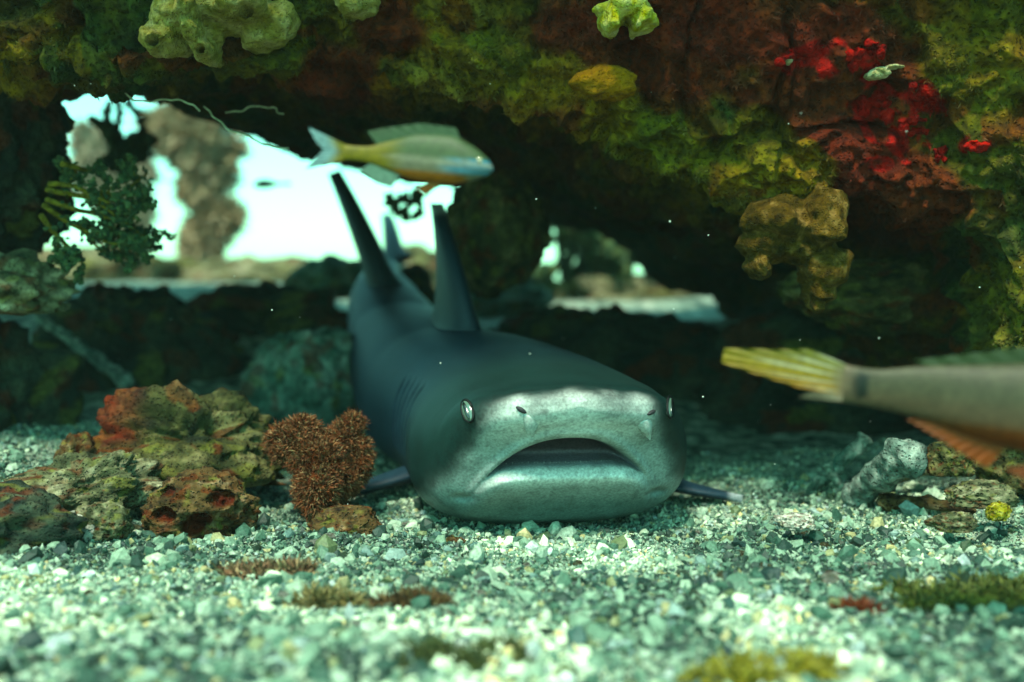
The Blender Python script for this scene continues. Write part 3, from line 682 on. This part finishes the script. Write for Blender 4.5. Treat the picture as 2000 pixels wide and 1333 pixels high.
# ------------------------------------------------------------------ fuzzy growth
def tufts(mb, pts, nrm, length, width, cols, per=3, droop=0., rs=3, pc=None):
    rr = np.random.default_rng(rs); n = len(pts); pts = np.repeat(pts, per, 0); nrm = np.repeat(nrm, per, 0); N_ = len(pts)
    d = nrm+rr.normal(0, .55, (N_, 3)); d[:, 2] -= droop; d /= np.linalg.norm(d, axis=1)[:, None]
    sd = np.cross(d, rr.normal(size=(N_, 3))); sd /= np.linalg.norm(sd, axis=1)[:, None]
    ln = (length*rr.uniform(.5, 1.3, N_))[:, None]; wd_ = (width*rr.uniform(.6, 1.4, N_))[:, None]
    kink = rr.normal(0, .25, (N_, 3))*ln
    V = np.stack([pts-sd*wd_, pts+sd*wd_, pts+d*ln*.6+sd*wd_*.8+kink*.3, pts+d*ln*.6-sd*wd_*.8+kink*.3, pts+d*ln+kink], 1)
    base_i = np.arange(N_)[:, None]*5
    c = pal(rr.uniform(0, 1, N_), cols) if pc is None else np.repeat(pc, per, 0)*rr.uniform(.7, 1.5, (N_, 1)); C = np.repeat(c[:, None], 5, 1)
    n0 = mb.n; mb.add(V.reshape(-1, 3), base_i+np.array([[0, 1, 2, 3]]), C.reshape(-1, 3)); mb.F3.append(base_i+np.array([[3, 2, 4]])+n0)
def blob_points(blobs, n, rs):
    """points on the outside of a union of ellipsoids, with the normals"""
    rr = np.random.default_rng(rs); P_, N_ = [], []
    tot = sum(b[1][0]*b[1][2] for b in blobs)
    for c, h in blobs:
        k = int(n*h[0]*h[2]/tot); d = rr.normal(size=(k, 3)); d /= np.linalg.norm(d, axis=1)[:, None]
        nz = 1+.25*fbm(d*2.5+np.asarray(c)*50, 3, rs)
        p = np.asarray(c)+d*np.asarray(h)*nz[:, None]; keep = np.ones(k, bool)
        for c2, h2 in blobs:
            if c2 is not c: keep &= (((p-np.asarray(c2))/np.asarray(h2))**2).sum(1) > .8
        P_.append(p[keep]); N_.append(d[keep])
    return np.concatenate(P_), np.concatenate(N_)
def fuzzy(name, label, cat, blobs, n, cols, length, width, core, rs, group=None, stem=None):
    c0 = np.asarray(blobs[0][0]); zmin = min(b[0][2]-b[1][2] for b in blobs)
    root = tag(empty(name, (c0[0], c0[1], zmin)), label, cat, group)
    mb = MB()
    for i, (c, h) in enumerate(blobs):
        V, Fq, C = rock_mesh(c, np.asarray(h)*.95, rs+i, 'brown', sub=3, rough=.25, flatb=False); mb.add(V, Fq, np.ones((len(V), 3))*np.asarray(core))
    place(mb.build('stem', M['rock']), root)
    p, nn = blob_points(blobs, n, rs); mb = MB(); tufts(mb, p, nn, length, width, cols, rs=rs)
    place(tag(mb.build('crown', M['algae'], smooth=False), kind='stuff'), root); return root
def bl(u, v, ru, rv, d, dep=.8): return (P(u, v, d), np.array([ru, (ru+rv)/2*dep, rv])*d/F)
fuzzy('tufted_coral', 'fuzzy reddish brown coral bush with two lobes beside the shark', 'coral',
      [bl(578, 872, 48, 42, 1.08), bl(672, 868, 38, 40, 1.09), bl(620, 905, 48, 44, 1.07), bl(655, 930, 42, 46, 1.08), bl(592, 836, 26, 20, 1.08), bl(688, 826, 20, 16, 1.09), bl(620, 955, 40, 50, 1.06), bl(700, 905, 22, 36, 1.09), bl(545, 870, 20, 18, 1.08)], 15000,
      [(.09, .035, .02), (.16, .06, .035), (.22, .10, .06), (.38, .26, .16)],   .0055, .0006, (.09, .03, .018), 501)
for i, (u, v, ru, rv, cols, lab, sk) in enumerate((
    (515, 1095, 75, 36, [(.10, .06, .04), (.24, .15, .10), (.36, .30, .18)], 'reddish brown algae clump on the sand in front of the holed rubble lump', 0),
    (800, 1165, 60, 26, [(.04, .03, .015), (.10, .06, .03), (.16, .12, .06)], 'dark brown algae scrap on the sand below the shark chin', 0),
    (1485, 1285, 110, 55, [(.10, .10, .02), (.26, .24, .06), (.40, .36, .12)], 'yellow green algae tuft growing from the bright sand', 0),
    (1880, 1150, 130, 45, [(.03, .05, .015), (.08, .10, .03), (.16, .17, .06)], 'low olive algae mat on the sand below the coral sticks', 0),
    (890, 1275, 105, 40, [(.02, .035, .015), (.06, .08, .03), (.12, .13, .05)], 'dark olive algae mat sunk in the bright sand', 0),
    (1660, 1190, 30, 12, [(.10, .02, .015), (.18, .05, .03), (.22, .10, .06)], 'small maroon algae scrap on the pale sand', 0),
    (640, 1165, 60, 26, [(.10, .09, .04), (.20, .17, .08), (.30, .26, .14)], 'thin tan algae wisps on the sand between two brown clumps', 0))):
    g = G(u, v+rv*.8); h = np.array([ru*1.15*g[1]/F, ru*.6*g[1]/F, rv*.95*g[1]/F])
    blobs = [((g[0]+h[0]*.9*r.uniform(-1, 1), g[1]+h[1]*r.uniform(-.9, .9), g[2]+h[2]*r.uniform(-.1, .15)), h*r.uniform(.22, .55)*np.array([1, 1.2, 1.1])) for _ in range(9)]
    blobs.append(((g[0], g[1], g[2]-h[2]*.1), h*np.array([.95, .9, .35])))
    fuzzy('algae_clump', lab, 'algae', blobs, 1500, cols, .0075, .0009, cols[1], 520+i)
# ------------------------------------------------------------------ sponges and crusts on the reef
def grown(V, Fq, voxel, smooth=4):
    """fuse overlapping lobes into one skin"""
    me = bpy.data.meshes.new('tmp'); me.from_pydata(V.tolist(), [], Fq.tolist()); o = bpy.data.objects.new('tmp', me); COL.objects.link(o)
    md = o.modifiers.new('r', 'REMESH'); md.mode = 'VOXEL'; md.voxel_size = voxel
    md = o.modifiers.new('s', 'SMOOTH'); md.iterations = smooth; md.factor = .5
    dg = bpy.context.evaluated_depsgraph_get(); ev = o.evaluated_get(dg); m2 = ev.to_mesh()
    v = np.empty(len(m2.vertices)*3); m2.vertices.foreach_get('co', v); nn_ = np.empty(len(m2.vertices)*3); m2.vertices.foreach_get('normal', nn_)
    f = np.array([list(p.vertices) for p in m2.polygons if len(p.vertices) == 4]); ev.to_mesh_clear(); bpy.data.objects.remove(o); bpy.data.meshes.remove(me)
    return v.reshape(-1, 3), f, nn_.reshape(-1, 3)
def sponge(name, label, cat, lobes, holes, d, cols, seed, sub=3, voxel=.0022, bumpy=.0015, smooth=4, fixed=False):
    """lobes: (u,v,ru,rv,forward) on the reef face; holes: (u,v,r)"""
    V0, F0 = ICO[sub]; AV, AF, n = [], [], 0
    for (u, v, ru, rv, fw) in lobes:
        h = on_reef(u, max(v, 4)); y = h[0][1] if (h is not None and not fixed) else d
        c = P(u, v, y-fw*.5); hx, hz = ru*y/F, rv*y/F
        q = V0*1.3+seed+u*.01; W = V0*(1+.30*fbm(q, 3, seed))[:, None]*np.array([hx, max((hx+hz)*.4, fw), hz])+c
        AV.append(W); AF.append(F0+n); n += len(W)
    W, Fq, Nn = grown(np.concatenate(AV), np.concatenate(AF), voxel, smooth)
    W = W+Nn*(bumpy*fbm(W*150, 3, seed))[:, None]
    qu, qv = to_px(W); dark = np.zeros(len(W)); fr_ = Nn[:, 1] < .1
    for (hu, hv, hr) in holes:
        dd = np.hypot(qu-hu, qv-hv); m_ = S(hr*1.15, hr*.75, dd)*fr_; rim = np.exp(-((dd-hr*1.4)/(hr*.35))**2)*fr_
        W[:, 1] += m_*.016-rim*.004; dark = np.maximum(dark, m_)
    t = np.clip(.5+.5*fbm(W*110, 4, seed+3), 0, 1); C = pal(t, cols); C = mixc(C, np.asarray(cols[0])*.5, dark*.6)
    return tag(mesh_obj(name, W, Fq, M['sponge'], col=C), label, cat)
YEL = [(.20, .165, .05), (.32, .27, .10), (.41, .345, .15), (.5, .42, .22)]
sponge('tube_sponge', 'large yellow tube sponge with open pores hanging from the reef face', 'sponge',
       [(330, 72, 48, 36, .026), (306, 80, 24, 26, .036), (345, 25, 44, 42, .026), (372, 30, 20, 45, .05), (388, 75, 19, 40, .055), (413, 104, 17, 26, .045), (405, 70, 36, 30, .025), (478, 12, 48, 34, .055), (515, 68, 52, 30, .026), (552, 45, 32, 40, .026), (450, 40, 50, 30, .03), (435, 10, 40, 40, .03)],
       [(300, 80, 10), (392, 96, 8), (480, 22, 14)], 1.04, YEL, 601)
sponge('yellow_sponge', 'small plain yellow sponge knob beside the large tube sponge', 'sponge', [(692, 5, 38, 28, .03), (680, 22, 18, 14, .03)], [], 1.04, YEL, 602)
sponge('yellow_sponge', 'bright yellow sponge with ragged drips on the maroon reef crust', 'sponge', [(1215, 18, 52, 24, .03), (1190, 45, 20, 22, .03), (1255, 42, 26, 20, .03), (1240, 58, 8, 12, .03), (1200, 58, 8, 10, .03)], [(1226, 42, 6)], 1.04, [(.45, .38, .08), (.62, .55, .16), (.72, .66, .28), (.76, .72, .42)], 603)
sponge('orange_sponge', 'smooth orange sponge cushion on the olive reef edge', 'sponge', [(1178, 165, 58, 32, .022), (1205, 178, 34, 22, .02)], [], 1.05, [(.20, .09, .012), (.30, .14, .02), (.36, .17, .03), (.40, .22, .05)], 604)
REDP = [(.10, .006, .005), (.30, .008, .006), (.48, .012, .008), (.52, .03, .02)]
for i, (u, v, ru, rv, lab) in enumerate(((1668, 122, 26, 34, 'bright red sponge knob left of the cream worm tube'), (1712, 96, 20, 20, 'small red sponge knob above the cream worm tube'), (1705, 210, 46, 32, 'broad bright red sponge crust in the middle of the red patch'), (1790, 245, 38, 22, 'flat red sponge crust at the lower edge of the red patch'), (1800, 185, 34, 30, 'dull red sponge crust beside the dark reef cleft'), (1905, 285, 36, 13, 'narrow red sponge streak apart from the red patch'), (1836, 302, 16, 16, 'round red sponge dot near the narrow red streak'), (1548, 116, 36, 12, 'orange red sponge streak at the left end of the red patch'))):
    rr = np.random.default_rng(700+i)
    lob = [(u+ru*rr.uniform(-.7, .7), v+rv*rr.uniform(-.7, .7), ru*rr.uniform(.16, .36), rv*rr.uniform(.16, .42), .004) for _ in range(14)]
    sponge('red_sponge', lab, 'sponge', lob, [], 1.05, REDP, 610+i, voxel=.0012, bumpy=.003, smooth=1)
CRM = [(.42, .36, .18), (.58, .52, .30), (.7, .64, .42), (.74, .7, .5)]
sponge('worm_tube', 'cream curled worm tube on the bright red sponge', 'worm tube', [(1718, 142, 22, 10, .012), (1700, 148, 10, 7, .012), (1745, 132, 18, 4, .01)], [], 1.05, CRM, 631, voxel=.001, smooth=1)
sponge('worm_tube', 'tiny cream worm tube at the left of the red sponges', 'worm tube', [(1538, 117, 8, 9, .01)], [], 1.05, CRM, 632, voxel=.001, smooth=1)
OLV = [(.03, .020, .006), (.075, .048, .016), (.12, .075, .028), (.26, .17, .08)]
sponge('hanging_sponge', 'brown sponge with two pale tipped lobes hanging under the reef lip', 'sponge', [(1520, 430, 60, 50, .04), (1600, 430, 60, 60, .04), (1490, 480, 42, 36, .03), (1480, 522, 22, 26, .03), (1550, 480, 60, 36, .03), (1610, 525, 58, 42, .03), (1600, 566, 36, 30, .025), (1592, 594, 18, 20, .02)], [], 1.085, OLV, 641, fixed=True)
# small lumps of growth all over the lit reef
mb = MB(); rr = np.random.default_rng(800); pp, nn, pc = [], [], []; fv = grid_faces(nr, nx, cyc_n=True)[:, 0]
for _ in range(16000):
    u, v = rr.uniform(-30, 2030), rr.uniform(2, 720)
    h = on_reef(u, v)
    if h is None or h[0][1] > 1.3: continue
    pp.append(h[0]-h[1]*.0005); nn.append(h[1]); pc.append(rc[fv[on_reef.last]])
pp, nn, pc = np.array(pp), np.array(nn), np.array(pc); k = fbm(pp*20, 3, 811) > -.1
tufts(mb, pp[k], nn[k], .0042, .0006, None, per=3, droop=.4, rs=812, pc=pc[k])
o = mb.build('reef_turf', M['algae'], reef, smooth=False); tag(o, kind='stuff')

# ------------------------------------------------------------------ branching corals at the cave mouth
def branch_coral(name, label, starts, d, leaf, cols, bark, rs, nlev=3, spreadv=26., n_leaf=26, cat='coral', rad=.006):
    rr = np.random.default_rng(rs); root = tag(empty(name, P(*starts[0][0], d)), label, cat); bb = MB(); pts = []; nrm = []
    def grow(p, dirv, ln, r_, lev):
        n = 8; path = [np.asarray(p)]; dv = np.asarray(dirv)
        for _ in range(n):
            dv = dv+rr.normal(0, .12, 3); dv /= np.linalg.norm(dv); path.append(path[-1]+dv*ln/n)
        add_tube(bb, path, np.linspace(r_, r_*.55, n+1), bark, 6)
        for q in path[2:]:
            for _ in range(n_leaf//(1 if lev == 0 else 2)//3):
                dd = rr.normal(size=3); dd /= np.linalg.norm(dd); pts.append(q+dd*rr.uniform(.3, 1)*ln*.22); nrm.append(dd)
        if lev > 0:
            for _ in range(3):
                k = int(rr.integers(3, n)); dd = dv+rr.normal(0, .6, 3); grow(path[k], dd/np.linalg.norm(dd), ln*.62, r_*.6, lev-1)
    for (a, b) in starts:
        pa, pb = P(*a, d), P(*b, d+.03); ln = np.linalg.norm(pb-pa); grow(pa, (pb-pa)/ln, ln, rad, nlev-1)
    place(bb.build('branch', M['rock']), root)
    V0, F0 = ICO[1]; pts = np.array(pts); N_ = len(pts); q = rr.uniform(.5, 1.3, (N_, 1, 3))*leaf
    W = (V0[None]*(1+rr.uniform(-.4, .4, (N_, len(V0), 1)))*q+pts[:, None]); C = np.repeat(pal(rr.uniform(0, 1, N_), cols)[:, None], len(V0), 1)
    mb = MB(); mb.add(W.reshape(-1, 3), (F0[None]+np.arange(N_)[:, None, None]*len(V0)).reshape(-1, 3), C.reshape(-1, 3))
    place(tag(mb.build('polyps', M['algae'], smooth=False), kind='stuff'), root); return root
GRN = [(.02, .05, .025), (.05, .09, .04), (.10, .14, .06)]
branch_coral('branching_coral', 'dark leafy coral branch hanging off the rock pillar against the bright water', [((90, 370), (250, 400)), ((95, 360), (230, 350)), ((85, 400), (200, 480)), ((90, 390), (255, 450)), ((120, 320), (200, 340)), ((80, 420), (130, 500))], 1.2, .0030, GRN, (.20, .17, .05), 901, n_leaf=15, rad=.0035)
BRN = [(.10, .08, .05), (.22, .18, .11), (.34, .28, .18)]
rr = np.random.default_rng(905)
def column_coral(label, pts, d, n, cols, core, rs, rad):
    bb_ = []
    for (u, v, ru) in pts:
        bb_.append(bl(u, v, ru*.42, ru*.55, d))
        for _ in range(6): bb_.append(bl(u+float(np.clip(rr.normal(0, .45), -.75, .75))*ru, v+rr.uniform(-26, 26), ru*rr.uniform(.14, .38), ru*rr.uniform(.12, .34), d+rr.uniform(-.04, .04)))
    return fuzzy('soft_coral', label, 'coral', bb_, n, cols, .034, .006, core, rs)
column_coral('tall pale brown soft coral column standing in the white water', [(400, 530, 55), (402, 490, 50), (405, 450, 45), (410, 410, 44), (400, 370, 50), (392, 330, 66), (385, 290, 90), (370, 255, 95), (330, 255, 60), (440, 300, 45), (440, 440, 40)], 3.5, 9000, [(.28, .21, .13), (.45, .36, .23), (.7, .6, .44)], (.34, .25, .16), 902, 1)
column_coral('bushy grey soft coral between the leafy branch and the tall coral column', [(250, 430, 50), (235, 385, 60), (205, 340, 55), (175, 285, 50), (270, 340, 40), (240, 500, 50)], 3.8, 5000, [(.3, .27, .19), (.5, .45, .34), (.7, .65, .5)], (.38, .32, .23), 903, 1)
branch_coral('soft_coral', 'dark soft coral tuft hanging at the ceiling left of the coral column', [((230, 190), (250, 300)), ((250, 195), (300, 290)), ((215, 200), (190, 260))], 1.9, .006, GRN, (.05, .06, .03), 904, n_leaf=14, rad=.006)
branch_coral('soft_coral', 'dark coral thicket seen through the small opening beside the hanging rock', [((1050, 640), (1060, 470)), ((1080, 640), (1095, 450)), ((1100, 640), (1120, 455)), ((1140, 640), (1150, 460)), ((1175, 640), (1190, 460)), ((1220, 640), (1230, 480))], 2.95, .014, GRN, (.05, .08, .05), 905, n_leaf=22, rad=.012)
branch_coral('soft_coral', 'small feathery tuft hanging from the ceiling between the shark fins', [((805, 380), (800, 410)), ((820, 385), (830, 412)), ((790, 378), (785, 402))], 1.75, .0032, GRN, (.05, .08, .04), 906, n_leaf=12, rad=.002)
# rubble mounds outside the cave
for i, (u0, v0, u1, v1, d, p_, lab) in enumerate(((40, 478, 330, 640, 3.2, 'pale', 'pale sunlit mound outside the cave below the leafy branch'), (290, 492, 660, 640, 3.3, 'pale', 'pale sunlit mound outside the cave at the foot of the coral column'), (850, 545, 1080, 660, 2.4, 'teal', 'teal mound behind the hanging rock lobe'), (1020, 550, 1420, 680, 3.0, 'pale', 'pale mound seen in the small opening beside the hanging rock'), (640, 500, 920, 640, 3.4, 'pale', 'pale mound outside the cave behind the shark tail'))):
    rock('rubble_mound', u0, v0, u1, v1, d, p_, lab, 950+i, 'rubble', sub=5, rough=.3, lump=.35)
# pale threads along the ceiling edge
for i, pts in enumerate((((230, 165), (260, 195), (300, 200), (350, 190), (390, 215)), ((390, 210), (430, 235), (470, 268), (520, 280), (560, 292)), ((440, 215), (500, 212), (560, 220)))):
    pth = np.array([P(u, v, 1.14+.04*i) for u, v in pts]); tt = np.linspace(0, len(pts)-1, 40); pth = np.stack([np.interp(tt, np.arange(len(pts)), pth[:, c]) for c in range(3)], -1)
    pth = pth+.004*np.stack([fbm(pth*60, 2, 70+i), fbm(pth*60, 2, 80+i), fbm(pth*60, 2, 90+i)], -1)
    mb = MB(); add_tube(mb, pth, .0010, (.5, .55, .40), 6)
    tag(mb.build('algae_thread', M['algae']), ('pale algae thread sagging from the ceiling near the rock pillar', 'pale algae thread running along the cave ceiling edge', 'short straight algae thread under the yellow sponge')[i], 'algae')

# ------------------------------------------------------------------ water haze
bx_ = np.array([(x, y, z) for x in (-31, 31) for y in (-21, 61) for z in (-1.3, 1.6)], float)
hm = bpy.data.materials.new('water_haze'); hm.use_nodes = True; hn = hm.node_tree; hn.nodes.remove(hn.nodes['Principled BSDF'])
pv_ = hn.nodes.new('ShaderNodeVolumePrincipled'); pv_.inputs['Color'].default_value = (.70, .95, .88, 1); pv_.inputs['Density'].default_value = .006; pv_.inputs['Anisotropy'].default_value = .2
hn.links.new(pv_.outputs[0], hn.nodes['Material Output'].inputs['Volume'])
hz_ = mesh_obj('haze', bx_, np.array([(0, 1, 3, 2), (4, 6, 7, 5), (0, 4, 5, 1), (2, 3, 7, 6), (0, 2, 6, 4), (1, 5, 7, 3)]), hm, smooth=False)
tag(hz_, 'thin green water haze filling the cave and the open water', 'haze', kind='stuff')

# specks drifting in the water
rr = np.random.default_rng(990); mb = MB(); V0, F0 = ICO[1]
for _ in range(70):
    d = rr.uniform(.85, 1.7); p = P(rr.uniform(0, 2000), rr.uniform(150, 1000), d); mb.add(p+V0*rr.uniform(.0003, .0009)*rr.uniform(.5, 1.4, 3), F0, np.array([.7, .75, .68]))
tag(mb.build('drifting_specks', M['algae']), 'tiny pale specks drifting in the water', 'specks', kind='stuff')
